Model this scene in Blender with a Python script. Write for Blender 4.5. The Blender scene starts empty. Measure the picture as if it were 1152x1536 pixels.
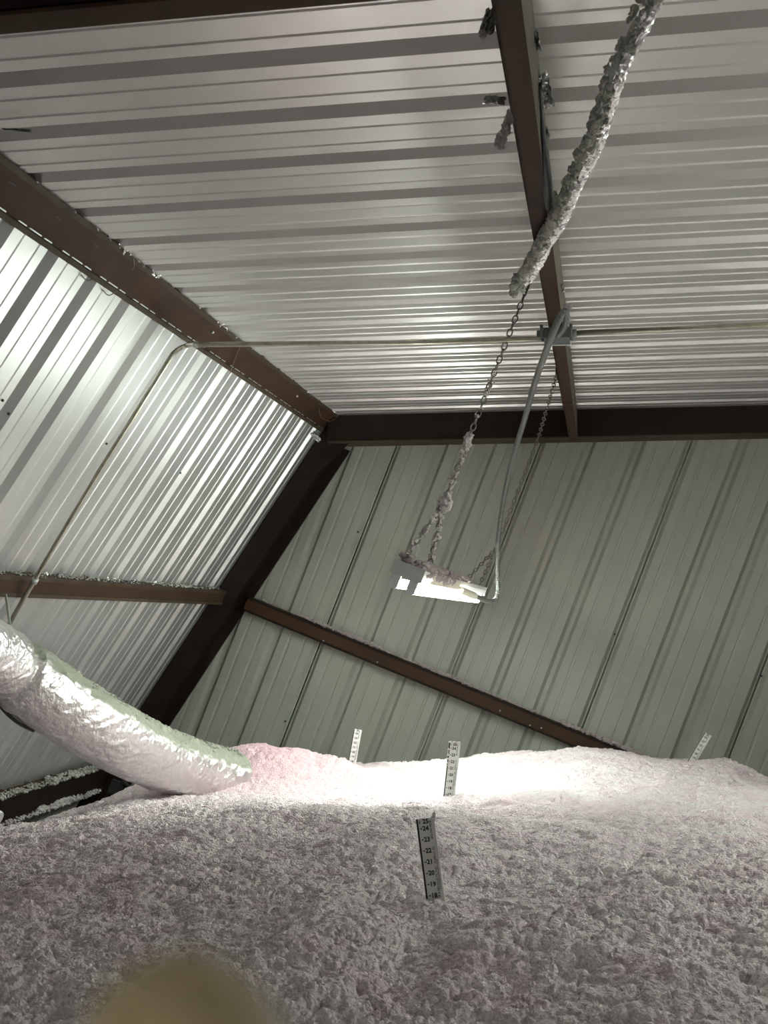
import bpy, math, random
import numpy as np
from mathutils import Matrix, Vector
C = bpy.context.scene.collection
rnd = random.Random(4)
rng = np.random.default_rng(4)
CAMZ = 3.3            # camera height above the concrete level
# ---------------------------------------------------------------- camera
F = 1750.0            # focal length in pixels of the 1152x1536 frame
R = np.array([[0.91470114, -0.3610714, 0.18151933],      # columns: across, down, along (camera frame: x right, y down, z forward)
              [0.35031949, 0.93236243, 0.08931154],
              [-0.20148965, -0.01810361, 0.97932333]])
cam_d = bpy.data.cameras.new('camera'); cam = bpy.data.objects.new('camera', cam_d); C.objects.link(cam)
cam_d.sensor_fit = 'VERTICAL'; cam_d.sensor_height = 24.0; cam_d.sensor_width = 18.0
cam_d.lens = 24.0 * F / 1536.0
cam_d.clip_start = 0.01
def c2w(v): w = R.T @ np.array(v, float); return Vector((w[0], w[2], -w[1]))
cx_, cy_, cz_ = c2w((1, 0, 0)), c2w((0, -1, 0)), c2w((0, 0, -1))
cam.matrix_world = Matrix(((cx_[0], cy_[0], cz_[0], 0), (cx_[1], cy_[1], cz_[1], 0), (cx_[2], cy_[2], cz_[2], CAMZ), (0, 0, 0, 1)))
cam_d.dof.use_dof = True; cam_d.dof.focus_distance = 4.2
cam_d.dof.aperture_fstop = cam_d.lens / 3.2
bpy.context.scene.camera = cam
# ---------------------------------------------------------------- world and exposure
W = bpy.data.worlds.new('world'); bpy.context.scene.world = W; W.use_nodes = True
W.node_tree.nodes['Background'].inputs[0].default_value = (0.75, 0.8, 0.8, 1)
W.node_tree.nodes['Background'].inputs[1].default_value = 0.02
vs = bpy.context.scene.view_settings
vs.view_transform = 'Standard'; vs.look = 'None'; vs.gamma = 1; vs.use_curve_mapping = False
vs.exposure = 0.48
TUBE = 36.0           # radiance of the fluorescent tubes
bpy.context.scene.cycles.use_denoising = True
bpy.context.scene.cycles.max_bounces = 10
bpy.context.scene.cycles.diffuse_bounces = 7

# ---------------------------------------------------------------- geometry of the place (camera at the origin, Z up; shifted up by CAMZ on build)
TH, PH = math.radians(21.07), math.radians(12.49)
HR, HL, YB = 1.2974, 2.1587, 7.76
Nr = np.array([-math.sin(TH), 0, math.cos(TH)]); Tr = np.array([math.cos(TH), 0, math.sin(TH)])      # roof normal, roof slope
Nl = np.array([-math.cos(PH), 0, math.sin(PH)]); Tl = np.array([-math.sin(PH), 0, -math.cos(PH)])    # side wall outward normal, downwards
AY = np.array([0, 1.0, 0])
def ray(x, y):
    d = R.T @ np.array([(x - 576) / F, (y - 768) / F, 1.0]); return np.array([d[0], d[2], -d[1]])
def at(x, y, Y): d = ray(x, y); return d * (Y / d[1])
def atD(x, y, D): d = ray(x, y); return d * (D / np.linalg.norm(d))
def on_roof(x, y, h=HR): d = ray(x, y); return d * (h / (Nr @ d))
def on_left(x, y, h=HL): d = ray(x, y); return d * (h / (Nl @ d))
def rp(s, Y, h): return Tr * s + AY * Y + Nr * h       # roof coordinates
def lp(s, Y, h): return Tl * s + AY * Y + Nl * h       # side wall coordinates

# ---------------------------------------------------------------- materials
def mat(name, col, rough=.5, metal=0., bump=None, var=None, spec=.5, emit=None, sheen=0, aniso=None):
    m = bpy.data.materials.new(name); m.use_nodes = True; nt = m.node_tree; b = nt.nodes['Principled BSDF']
    b.inputs['Base Color'].default_value = (*col, 1); b.inputs['Roughness'].default_value = rough
    b.inputs['Metallic'].default_value = metal; b.inputs['Specular IOR Level'].default_value = spec
    tc = nt.nodes.new('ShaderNodeTexCoord')
    if var:   # (scale, other colour, low, high[, stretch])
        n = nt.nodes.new('ShaderNodeTexNoise'); n.inputs['Scale'].default_value = var[0]; n.inputs['Detail'].default_value = 6
        r = nt.nodes.new('ShaderNodeValToRGB'); r.color_ramp.elements[0].position = var[2]; r.color_ramp.elements[1].position = var[3]
        r.color_ramp.elements[0].color = (*col, 1); r.color_ramp.elements[1].color = (*var[1], 1)
        if len(var) > 4:
            mp = nt.nodes.new('ShaderNodeMapping'); mp.inputs['Scale'].default_value = var[4]
            nt.links.new(tc.outputs['Object'], mp.inputs[0]); nt.links.new(mp.outputs[0], n.inputs['Vector'])
        else: nt.links.new(tc.outputs['Object'], n.inputs['Vector'])
        nt.links.new(n.outputs[0], r.inputs[0]); nt.links.new(r.outputs[0], b.inputs['Base Color'])
    if bump:  # (scale, strength, distance[, stretch])
        n = nt.nodes.new('ShaderNodeTexNoise'); n.inputs['Scale'].default_value = bump[0]; n.inputs['Detail'].default_value = 5
        bp = nt.nodes.new('ShaderNodeBump'); bp.inputs['Strength'].default_value = bump[1]; bp.inputs['Distance'].default_value = bump[2]
        if len(bump) > 3:
            mp = nt.nodes.new('ShaderNodeMapping'); mp.inputs['Scale'].default_value = bump[3]
            nt.links.new(tc.outputs['Object'], mp.inputs[0]); nt.links.new(mp.outputs[0], n.inputs['Vector'])
        else: nt.links.new(tc.outputs['Object'], n.inputs['Vector'])
        nt.links.new(n.outputs[0], bp.inputs['Height']); nt.links.new(bp.outputs[0], b.inputs['Normal'])
    if emit:
        b.inputs['Emission Color'].default_value = (*emit[0], 1); b.inputs['Emission Strength'].default_value = emit[1]
    if sheen: b.inputs['Sheen Weight'].default_value = sheen
    return m
M = {}
M['roof'] = mat('galvalume_roof', (.76, .75, .735), .30, .75, bump=(3, .04, .02), var=(1.3, (.68, .68, .66), .35, .75))
M['side'] = mat('galvalume_side', (.64, .655, .64), .40, .80, bump=(3, .03, .02), var=(1.3, (.58, .60, .585), .35, .75))
M['liner'] = mat('painted_liner_panel', (.325, .325, .275), .42, 0, bump=(4, .04, .02), var=(1.1, (.28, .295, .255), .35, .7))
M['gap'] = mat('dark_gap', (.02, .02, .02), .9)
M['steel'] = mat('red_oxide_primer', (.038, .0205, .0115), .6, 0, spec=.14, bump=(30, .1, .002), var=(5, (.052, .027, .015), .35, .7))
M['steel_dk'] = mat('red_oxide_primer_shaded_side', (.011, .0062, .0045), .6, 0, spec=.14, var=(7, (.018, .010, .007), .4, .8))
M['steel_lip'] = mat('dusty_primer_lip', (.058, .043, .027), .6, 0, spec=.2, var=(9, (.034, .022, .013), .4, .7))
M['purlin_web'] = mat('pale_purlin_web', (.11, .10, .07), .55, 0, spec=.3, var=(6, (.15, .13, .09), .4, .7))  # paler tone than the bottom flange
M['white'] = mat('white_enamel', (.80, .80, .77), .3, 0, var=(20, (.70, .68, .62), .55, .8))
M['grey_metal'] = mat('grey_end_plate', (.42, .43, .42), .35, .3)
M['cream'] = mat('cream_cover', (.78, .74, .60), .35)
M['socket'] = mat('socket_plastic', (.5, .5, .52), .4)
M['tube'] = mat('lit_tube', (1, 1, 1), .3, emit=((.93, 1.0, .93), TUBE))
M['chain'] = mat('zinc_chain', (.20, .19, .17), .4, .7)
M['zinc'] = mat('galvanised_conduit', (.42, .41, .33), .3, .8, var=(30, (.30, .29, .22), .4, .7))
M['flexgrey'] = mat('galvanised_flex', (.17, .175, .165), .5, .5)
M['box'] = mat('weathered_steel_box', (.13, .14, .135), .45, .5)
M['boxlight'] = mat('galvanised_cover', (.42, .45, .42), .4, .5)
M['foil'] = mat('crinkled_foil', (.80, .80, .80), .24, .95, bump=(28, .9, .012))
M['duct'] = mat('foil_duct_sleeve', (.86, .84, .84), .28, .92, bump=(38, .8, .014))
_nt = M['duct'].node_tree; _b = _nt.nodes['Principled BSDF']; _a = _nt.nodes.new('ShaderNodeAttribute'); _a.attribute_name = 'dust'
_m = _nt.nodes.new('ShaderNodeMix'); _m.data_type = 'RGBA'; _m.inputs[6].default_value = (.74, .71, .71, 1); _m.inputs[7].default_value = (.27, .285, .225, 1)
_nt.links.new(_a.outputs['Fac'], _m.inputs[0]); _nt.links.new(_m.outputs[2], _b.inputs['Base Color'])
for _k, _lo, _hi in (('Metallic', .92, .15), ('Roughness', .28, .75)):
    _r = _nt.nodes.new('ShaderNodeMapRange'); _r.inputs['To Min'].default_value = _lo; _r.inputs['To Max'].default_value = _hi
    _nt.links.new(_a.outputs['Fac'], _r.inputs['Value']); _nt.links.new(_r.outputs[0], _b.inputs[_k])
M['dust'] = mat('grey_green_lint', (.32, .34, .28), .95, bump=(150, .6, .01))
M['fluff'] = mat('glass_wool_tuft', (.74, .70, .68), 1, bump=(250, .8, .01), sheen=.3)
M['fluffg'] = mat('greenish_glass_wool', (.44, .45, .40), 1, bump=(200, .8, .01), var=(40, (.58, .58, .53), .4, .7))
M['lintpink'] = mat('mauve_lint', (.50, .42, .42), 1, bump=(250, .8, .01))
M['rule'] = mat('white_card', (.72, .72, .69), .6)
M['ink'] = mat('black_ink', (.012, .012, .012), .6)
M['strap'] = mat('translucent_white_strap', (.62, .68, .60), .35)
M['rubber'] = mat('black_rubber', (.015, .015, .015), .5)
M['skin'] = mat('skin', (.66, .53, .31), .5, bump=(300, .2, .001))
M['nail'] = mat('nail', (.70, .50, .34), .3)
M['wire'] = mat('tie_wire', (.16, .13, .10), .5, .5)
M['floor'] = mat('grey_board', (.3, .3, .3), .9)
# loose fill: pinkish white glass wool, pinker where freshly blown (attribute) and in patches
m = bpy.data.materials.new('loose_fill_glass_wool'); m.use_nodes = True; nt = m.node_tree; b = nt.nodes['Principled BSDF']
b.inputs['Roughness'].default_value = 1; b.inputs['Specular IOR Level'].default_value = .1
n = nt.nodes.new('ShaderNodeTexNoise'); n.inputs['Scale'].default_value = 7; n.inputs['Detail'].default_value = 8; n.inputs['Roughness'].default_value = .7
r = nt.nodes.new('ShaderNodeValToRGB'); r.color_ramp.elements[0].position = .35; r.color_ramp.elements[1].position = .62
r.color_ramp.elements[0].color = (.84, .70, .73, 1); r.color_ramp.elements[1].color = (.89, .845, .835, 1)
at_ = nt.nodes.new('ShaderNodeAttribute'); at_.attribute_name = 'pink'
mx = nt.nodes.new('ShaderNodeMix'); mx.data_type = 'RGBA'; mx.inputs[7].default_value = (.85, .60, .64, 1)
tc = nt.nodes.new('ShaderNodeTexCoord'); nt.links.new(tc.outputs['Object'], n.inputs['Vector'])
nt.links.new(n.outputs[0], r.inputs[0]); nt.links.new(r.outputs[0], mx.inputs[6]); nt.links.new(at_.outputs['Fac'], mx.inputs[0])
nt.links.new(mx.outputs[2], b.inputs['Base Color'])
n2 = nt.nodes.new('ShaderNodeTexNoise'); n2.inputs['Scale'].default_value = 170; n2.inputs['Detail'].default_value = 4
bp = nt.nodes.new('ShaderNodeBump'); bp.inputs['Strength'].default_value = 1.0; bp.inputs['Distance'].default_value = .012
nt.links.new(tc.outputs['Object'], n2.inputs['Vector']); nt.links.new(n2.outputs[0], bp.inputs['Height']); nt.links.new(bp.outputs[0], b.inputs['Normal'])
M['fill'] = m

# ---------------------------------------------------------------- builders
class MB:
    def __init__(s): s.v = []; s.f = []; s.sm = []
    def add(s, verts, faces, smooth=False):
        o = len(s.v); s.v += [tuple(map(float, p)) for p in verts]
        for f in faces: s.f.append(tuple(i + o for i in f)); s.sm.append(smooth)
        return s
    def hexa(s, p):   # 8 points: bottom ring then top ring
        return s.add(p, [(3, 2, 1, 0), (4, 5, 6, 7), (0, 1, 5, 4), (1, 2, 6, 5), (2, 3, 7, 6), (3, 0, 4, 7)])
    def box(s, c, a, bb, cc, ha, hb, hc):
        c, a, bb, cc = map(np.asarray, (c, a, bb, cc)); P = []
        for k in (-1, 1):
            for i, j in ((-1, -1), (1, -1), (1, 1), (-1, 1)): P.append(c + a * ha * i + bb * hb * j + cc * hc * k)
        return s.hexa(P)
    def extrude(s, poly, d0, d1):   # closed polygon of 3D points, offset vectors
        n = len(poly); A = [np.asarray(p) + d0 for p in poly]; B = [np.asarray(p) + d1 for p in poly]
        F_ = [(i, (i + 1) % n, n + (i + 1) % n, n + i) for i in range(n)]
        return s.add(A + B, F_ + [tuple(range(n))[::-1], tuple(range(n, 2 * n))])
    def tube(s, pts, rad, seg=10, cap=True, closed=False, rfun=None, smooth=True):
        P = [np.asarray(p, float) for p in pts]; n = len(P); V = []; up = None
        for i in range(n):
            if closed: t = P[(i + 1) % n] - P[i - 1]
            else: t = P[min(i + 1, n - 1)] - P[max(i - 1, 0)]
            t = t / (np.linalg.norm(t) + 1e-12)
            if up is None: up = np.array([0, 0, 1.]) if abs(t[2]) < .9 else np.array([1., 0, 0])
            u = up - t * (up @ t); u /= np.linalg.norm(u) + 1e-12; w = np.cross(t, u); up = u
            for k in range(seg):
                a = 2 * math.pi * k / seg
                r_ = rad if not callable(rad) else rad(i / (n - 1.0))
                if rfun: r_ = r_ * rfun(i, k)
                V.append(P[i] + (u * math.cos(a) + w * math.sin(a)) * r_)
        F_ = []
        for i in range(n if closed else n - 1):
            j = (i + 1) % n
            for k in range(seg): F_.append((i * seg + k, i * seg + (k + 1) % seg, j * seg + (k + 1) % seg, j * seg + k))
        if cap and not closed: F_ += [tuple(range(seg))[::-1], tuple(range((n - 1) * seg, n * seg))]
        return s.add(V, F_, smooth)
    def build(s, name, material, parent=None, loc=(0, 0, 0)):
        me = bpy.data.meshes.new(name); L = np.asarray(loc, float)
        if parent is not None: L = np.asarray(parent['_o'].to_list(), float)
        me.from_pydata([(v[0] - L[0], v[1] - L[1], v[2] - L[2]) for v in s.v], [], s.f)
        if any(s.sm): me.polygons.foreach_set('use_smooth', s.sm)
        me.materials.append(material); me.update()
        o = bpy.data.objects.new(name, me); C.objects.link(o)
        if parent is not None: o.parent = parent; o['_o'] = [0., 0., 0.]; o['_o'] = [float(q) for q in L]
        else: o.location = (L[0], L[1], L[2] + CAMZ); o['_o'] = [float(q) for q in L]
        return o
def thing(name, label, cat, loc, group=None, kind=None):
    o = bpy.data.objects.new(name, None); C.objects.link(o); o.empty_display_size = .05
    o.location = (float(loc[0]), float(loc[1]), float(loc[2]) + CAMZ); o['_o'] = [float(q) for q in loc]
    tag(o, label, cat, group, kind); return o
def tag(o, label=None, cat=None, group=None, kind=None):
    if label: o['label'] = label
    if cat: o['category'] = cat
    if group: o['group'] = group
    if kind: o['kind'] = kind
    return o
def spline(pts, n=12):    # Catmull-Rom through the points
    P = [np.asarray(p, float) for p in pts]; P = [2 * P[0] - P[1]] + P + [2 * P[-1] - P[-2]]; out = []
    for i in range(1, len(P) - 2):
        for k in range(n):
            t = k / n; a, b_, c, d = P[i - 1], P[i], P[i + 1], P[i + 2]
            out.append(.5 * (2 * b_ + (c - a) * t + (2 * a - 5 * b_ + 4 * c - d) * t * t + (-a + 3 * b_ - 3 * c + d) * t ** 3))
    out.append(P[-2]); return out
def resample(pts, step):
    P = np.array(pts); d = np.r_[0, np.cumsum(np.linalg.norm(np.diff(P, axis=0), axis=1))]; n = max(2, int(d[-1] / step) + 1)
    q = np.linspace(0, d[-1], n); return [np.array([np.interp(t, d, P[:, k]) for k in range(3)]) for t in q]
ICO_V = []; ICO_F = []
def _ico():
    t = (1 + 5 ** .5) / 2
    v = [(-1, t, 0), (1, t, 0), (-1, -t, 0), (1, -t, 0), (0, -1, t), (0, 1, t), (0, -1, -t), (0, 1, -t), (t, 0, -1), (t, 0, 1), (-t, 0, -1), (-t, 0, 1)]
    v = [np.array(p) / np.linalg.norm(p) for p in v]
    f = [(0, 11, 5), (0, 5, 1), (0, 1, 7), (0, 7, 10), (0, 10, 11), (1, 5, 9), (5, 11, 4), (11, 10, 2), (10, 7, 6), (7, 1, 8), (3, 9, 4), (3, 4, 2), (3, 2, 6), (3, 6, 8), (3, 8, 9), (4, 9, 5), (2, 4, 11), (6, 2, 10), (8, 6, 7), (9, 8, 1)]
    c = {}; F_ = []
    def mid(a, b_):
        k = (min(a, b_), max(a, b_))
        if k not in c: p = v[a] + v[b_]; v.append(p / np.linalg.norm(p)); c[k] = len(v) - 1
        return c[k]
    for a, b_, d in f:
        x, y, z = mid(a, b_), mid(b_, d), mid(d, a); F_ += [(a, x, z), (b_, y, x), (d, z, y), (x, y, z)]
    return np.array(v), F_
ICO_V, ICO_F = _ico()
def lump(mb, c, r, sq=(1, 1, 1), jit=.35):
    V = ICO_V * (1 + jit * (rng.random((len(ICO_V), 1)) - .5) * 2) * r * np.array(sq)
    mb.add(V + np.asarray(c), ICO_F, True)
def shred(mb, c, u, v, w, nu=6, nv=6, crink=.3):    # small crumpled torn sheet with thickness
    c, u, v = map(np.asarray, (c, u, v)); nrm = np.cross(u, v); nrm = nrm / np.linalg.norm(nrm)
    sz = (np.linalg.norm(u) + np.linalg.norm(v)) / 2; top = []; bot = []
    for i in range(nu + 1):
        for j in range(nv + 1):
            e = 1 + (.25 * (rnd.random() - .5) if i in (0, nu) or j in (0, nv) else 0)
            p = c + u * (i / nu - .5) * e + v * (j / nv - .5) * e + nrm * sz * crink * (rnd.random() - .5)
            top.append(p + nrm * w / 2); bot.append(p - nrm * w / 2)
    n = (nu + 1) * (nv + 1); F_ = []
    for i in range(nu):
        for j in range(nv):
            a = i * (nv + 1) + j; q = (a, a + nv + 1, a + nv + 2, a + 1); F_.append(q); F_.append(tuple(n + k for k in q[::-1]))
    ed = [i * (nv + 1) for i in range(nu + 1)] + [nu * (nv + 1) + j for j in range(1, nv + 1)] + [i * (nv + 1) + nv for i in range(nu - 1, -1, -1)] + [j for j in range(nv - 1, 0, -1)]
    for k in range(len(ed)): a, b_ = ed[k], ed[(k + 1) % len(ed)]; F_.append((a, b_, n + b_, n + a))
    mb.add(top + bot, F_)

# ---------------------------------------------------------------- ribbed sheet panels
P12 = .3048
def rib_profile(w_open=.040, w_bot=.013, dep=.032, gap=.0015, under=.006):
    """(u, depth) across one 36 in sheet from seam rib to seam rib; depth is outwards"""
    pts = [(gap, dep)]
    pts += [(w_bot, dep), (w_open, 0)]
    for k in range(3):
        b0 = k * P12
        for mr in (.1016, .2032):
            pts += [(b0 + mr - .011, 0), (b0 + mr - .006, .0035), (b0 + mr + .006, .0035), (b0 + mr + .011, 0)]
        e = b0 + P12
        pts += [(e - w_open, 0), (e - w_bot, dep)]
        if k < 2: pts += [(e + w_bot, dep), (e + w_open, 0)]
        else: pts += [(e - gap, dep), (e - gap, dep + under), (e + .028, dep + under)]
    return pts
def sheet(name, O, U, V, N, v0, v1, prof, material, parent, thick=.0015):
    """O origin of the seam, U across ribs, V along ribs, N outwards; v0, v1: end distances (callables of u or numbers)"""
    mb = MB(); n = len(prof); A = []
    for off in (0, thick):
        for vv in (0, 1):
            for (u, d) in prof:
                q = (v0(u) if callable(v0) else v0) if vv == 0 else (v1(u) if callable(v1) else v1)
                A.append(O + U * u + V * q + N * (d + off))
    Fc = []
    for i in range(n - 1):
        Fc += [(i, i + 1, n + i + 1, n + i), (2 * n + i, 3 * n + i, 3 * n + i + 1, 2 * n + i + 1), (i, 2 * n + i, 2 * n + i + 1, i + 1), (n + i, n + i + 1, 3 * n + i + 1, 3 * n + i)]
    Fc += [(0, n, 3 * n, 2 * n), (n - 1, 3 * n - 1, 4 * n - 1, 2 * n - 1)]
    mb.add(A, Fc); return mb.build(name, material, parent)

def structure(name, loc):
    return thing(name, None, None, loc, kind='structure')
EAVE = np.linalg.solve(np.array([[Nr[0], Nr[2]], [Nl[0], Nl[2]]]), [HR, HL])      # X, Z of the line where roof and side wall meet
s_e = Tr @ np.array([EAVE[0], 0, EAVE[1]])
ceiling = structure('ceiling', rp(0, 4, HR))
pr = rib_profile(gap=.001, under=.003)
for j in range(-9, 6):
    y0 = .0896 + P12 * (9 + 3 * j)
    if y0 > YB: continue
    sheet('panel', AY * y0 + Nr * HR, AY, Tr, Nr, s_e - .02, 3.6, rib_profile(gap=.001 if j not in (-1, 1) else .008, under=.006), M['roof'], ceiling)
wall_left = structure('wall_left', lp(0, 4, HL))
t_e = Tl @ np.array([EAVE[0], 0, EAVE[1]])
LOWZ = -2.14
t_low = (-HL * Nl[2] + LOWZ) / Tl[2]
pl = rib_profile(gap=.001, under=.003)
for j in range(-11, 6):
    y0 = 5.075 + P12 * 3 * j
    if y0 > YB: continue
    sheet('panel', AY * y0 + Nl * HL, AY, Tl, Nl, t_e, t_low, pl, M['side'], wall_left)
XL = lp(t_low, 0, HL)[0] - .05
wl2 = structure('wall_left_lower', (XL, 5, -3))
for j in range(-11, 6):
    y0 = 5.2 + P12 * 3 * j
    if y0 > YB: continue
    sheet('panel', np.array([XL, y0, 0]), AY, np.array([0, 0, -1.]), np.array([-1., 0, 0]), 2.05, 3.28, pl, M['liner'], wl2)
wall_back = structure('wall_back', (0, YB, 0))
pb = rib_profile(w_open=.036, w_bot=.014, dep=.030, gap=.0045, under=.03)
for j in range(-4, 4):
    x0 = -.772 + P12 * 3 * j
    xl = lambda u: 0
    def bot(u): return -3.25
    def top(u, x0=x0): return min((HR + math.sin(TH) * (x0 + u)) / math.cos(TH) + .05, 3.2) if x0 + u > EAVE[0] - .1 else EAVE[1] + (x0 + u - EAVE[0]) * 2
    def top2(u, x0=x0): return (HR + math.sin(TH) * (x0 + u)) / math.cos(TH) + .03
    sheet('panel', np.array([x0, YB, 0]), np.array([1., 0, 0]), np.array([0, 0, 1.]), AY, bot, top2, pb, M['liner'], wall_back)
# the far side of the attic and the end behind the camera, out of view
mb = MB(); mb.box((3.7, 1.4, .2), (1, 0, 0), (0, 1, 0), (0, 0, 1), .02, 6.4, 3.6); tag(mb.build('wall_right', M['liner'], loc=(3.7, 1.4, 0)), kind='structure')
mb = MB(); mb.box((.4, -5.0, 0), (1, 0, 0), (0, 1, 0), (0, 0, 1), 3.4, .02, 3.3); tag(mb.build('wall_front', M['liner'], loc=(.4, -5.0, 0)), kind='structure')
mb = MB(); mb.box((.4, 1.4, -3.28), (1, 0, 0), (0, 1, 0), (0, 0, 1), 3.4, 6.4, .02); tag(mb.build('floor', M['floor'], loc=(.4, 1.4, -3.3)), kind='structure')

# ---------------------------------------------------------------- steel framing
def cee(name, label, P0, P1, up, out, h, d, lip=.018, t=.004, mats=None, group=None, cat='girt'):
    """channel: web of height h standing off by d; up = direction of the height, out = towards the room. P0, P1: web foot against the wall (lower edge)"""
    P0, P1, up, out = map(np.asarray, (P0, P1, up, out)); o = thing(name, label, cat, P0, group)
    D = P1 - P0; L = np.linalg.norm(D); D = D / L; c0 = P0 + D * L / 2; mw, mf, ml = mats or (M['steel'], M['steel'], M['steel_lip'])
    MB().box(c0 + up * h / 2 + out * (d - t / 2), D, up, out, L / 2, h / 2, t / 2).build('web', mw, o)
    MB().box(c0 + up * (h - t / 2) + out * (d / 2 - t / 2), D, up, out, L / 2, t / 2, d / 2 - t / 2).build('flange', mf, o)
    MB().box(c0 + up * (t / 2) + out * (d / 2 - t / 2), D, up, out, L / 2, t / 2, d / 2 - t / 2).build('flange', mf, o)
    MB().box(c0 + up * (h - lip / 2) + out * (d + t / 2), D, up, out, L / 2, lip / 2, t / 2).build('lip', ml, o)
    MB().box(c0 + up * (lip / 2) + out * (d + t / 2), D, up, out, L / 2, lip / 2, t / 2).build('lip', ml, o)
    return o
# purlin under the roof sheets
o = thing('purlin', 'brown steel purlin running down the middle of the ceiling towards the gable', 'beam', rp(-.15, 4.5, HR - .2))
sL, sR, hb = -.180, -.130, 1.1
MB().box(rp((sL + sR) / 2, 3.1, hb + .002), Tr, AY, Nr, (sR - sL) / 2, 4.2, .002).build('bottom_flange', M['steel'], o)
MB().box(rp(sR - .002, 3.1, (hb + HR) / 2), Tr, AY, Nr, .002, 4.2, (HR - hb) / 2 - .002).build('web', M['purlin_web'], o)
MB().box(rp(sL + .002, 3.1, hb + .011), Tr, AY, Nr, .002, 4.2, .011).build('lip', M['steel'], o)
MB().box(rp((sL + sR) / 2 - .02, 3.1, HR - .004), Tr, AY, Nr, .04, 4.2, .002).build('top_flange', M['steel'], o)
# eave strut closing the corner between roof and side wall
pT = on_roof(300, 462) ; pT[1] = 0; pB = np.array([-2.105, 0, .481])
o = thing('eave_strut', 'wide brown steel eave strut along the sloping corner of roof and left wall', 'beam', pB + AY * 4)
dv = pT - pB; hgt = np.linalg.norm(dv); u = dv / hgt; outv = np.array([u[2], 0, -u[0]]); outv = outv if outv[0] > 0 else -outv
MB().box((pT + pB) / 2 + AY * 3.1 - outv * .012, u, AY, outv, hgt / 2, 4.3, .003).build('web', M['steel'], o)
lw = .020
pl0 = MB(); pl0.box(pT + AY * 3.1 - u * lw / 2 + outv * 0, u, AY, outv, lw / 2, 4.3, .006); pl0.build('upper_lip', M['steel_lip'], o)
pl0 = MB(); pl0.box(pB + AY * 3.1 + u * lw / 2 + outv * 0, u, AY, outv, lw / 2, 4.3, .006); pl0.build('lower_lip', M['steel_lip'], o)
MB().box(pB + AY * 3.1 - outv * .04 , u, AY, outv, .003, 4.3, .04).build('bottom_flange', M['steel'], o)
# gable rafter along the top of the back wall
YR = 7.30
o = thing('gable_rafter', 'dark brown steel rafter along the top of the far gable wall', 'beam', rp(0, YR, HR - .17))
sm, sh = (s_e + 3.6) / 2, (3.6 - s_e) / 2
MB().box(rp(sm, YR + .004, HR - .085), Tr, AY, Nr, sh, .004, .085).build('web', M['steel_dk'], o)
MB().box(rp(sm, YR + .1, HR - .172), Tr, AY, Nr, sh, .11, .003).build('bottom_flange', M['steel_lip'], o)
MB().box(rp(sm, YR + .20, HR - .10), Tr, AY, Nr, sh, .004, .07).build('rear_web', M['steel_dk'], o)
# near rafter crossing the top left of the view
hb2 = HR - .22
f0, f1 = on_roof(0, 55, hb2), on_roof(500, 4, hb2); n0 = on_roof(0, 24, hb2)
YF = (f0[1] + f1[1]) / 2; YN = n0[1]
o = thing('near_rafter', 'brown steel rafter crossing the top left corner above the camera', 'beam', rp(-.6, YF, hb2))
sm2, sh2 = (s_e - .185) / 2, (-.185 - s_e) / 2
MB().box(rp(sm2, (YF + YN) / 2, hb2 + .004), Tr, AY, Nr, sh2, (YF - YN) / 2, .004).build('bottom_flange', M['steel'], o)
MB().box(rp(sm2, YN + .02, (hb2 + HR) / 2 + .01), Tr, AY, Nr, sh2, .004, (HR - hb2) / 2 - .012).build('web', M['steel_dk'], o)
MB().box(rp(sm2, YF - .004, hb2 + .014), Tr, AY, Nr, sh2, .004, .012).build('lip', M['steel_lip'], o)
# corner column following the lean of the side wall
o = thing('corner_column', 'dark brown leaning steel column in the far left corner', 'column', (-2.8, 7.4, -3.2))
YC = 7.37
def colx(z): return (z * math.sin(PH) - HL) / math.cos(PH)
def slab(name, za, zb, w0, w1, y0, y1, material, off=0.):
    mb = MB(); mb.hexa([np.array(q) for q in ((colx(za) + off, y0, za), (colx(za) + w0, y0, za), (colx(za) + w0, y1, za), (colx(za) + off, y1, za),
                        (colx(zb) + off, y0, zb), (colx(zb) + w1, y0, zb), (colx(zb) + w1, y1, zb), (colx(zb) + off, y1, zb))])
    return mb.build(name, material, o)
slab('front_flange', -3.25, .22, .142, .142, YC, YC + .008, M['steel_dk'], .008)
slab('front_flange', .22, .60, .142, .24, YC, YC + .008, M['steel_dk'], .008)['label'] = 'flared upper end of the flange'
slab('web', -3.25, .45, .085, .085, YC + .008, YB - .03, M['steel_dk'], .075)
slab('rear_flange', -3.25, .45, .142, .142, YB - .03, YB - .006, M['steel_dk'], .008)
# girts
cee('wall_girt', 'brown steel girt on the left wall with torn foil along its top', (colx(-.815) + .006, -1.2, -.815), (colx(-.815) + .006, YC, -.815), (0, 0, 1), (1, 0, 0), .095, .075, mats=(M['steel'], M['steel'], M['steel_lip']))
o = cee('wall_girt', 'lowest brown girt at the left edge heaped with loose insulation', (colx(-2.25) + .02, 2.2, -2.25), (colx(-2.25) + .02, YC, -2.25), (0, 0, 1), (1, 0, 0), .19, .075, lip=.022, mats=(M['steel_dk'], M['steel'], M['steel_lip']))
cee('wall_girt', 'reddish brown girt crossing the back wall below the lamp', (colx(-.82) + .15, YB - .01, -.828), (3.6, YB - .01, -.828), (0, 0, 1), (0, -1, 0), .10, .09, lip=.014, mats=(M['steel'], M['steel'], M['steel_dk']))

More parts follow.
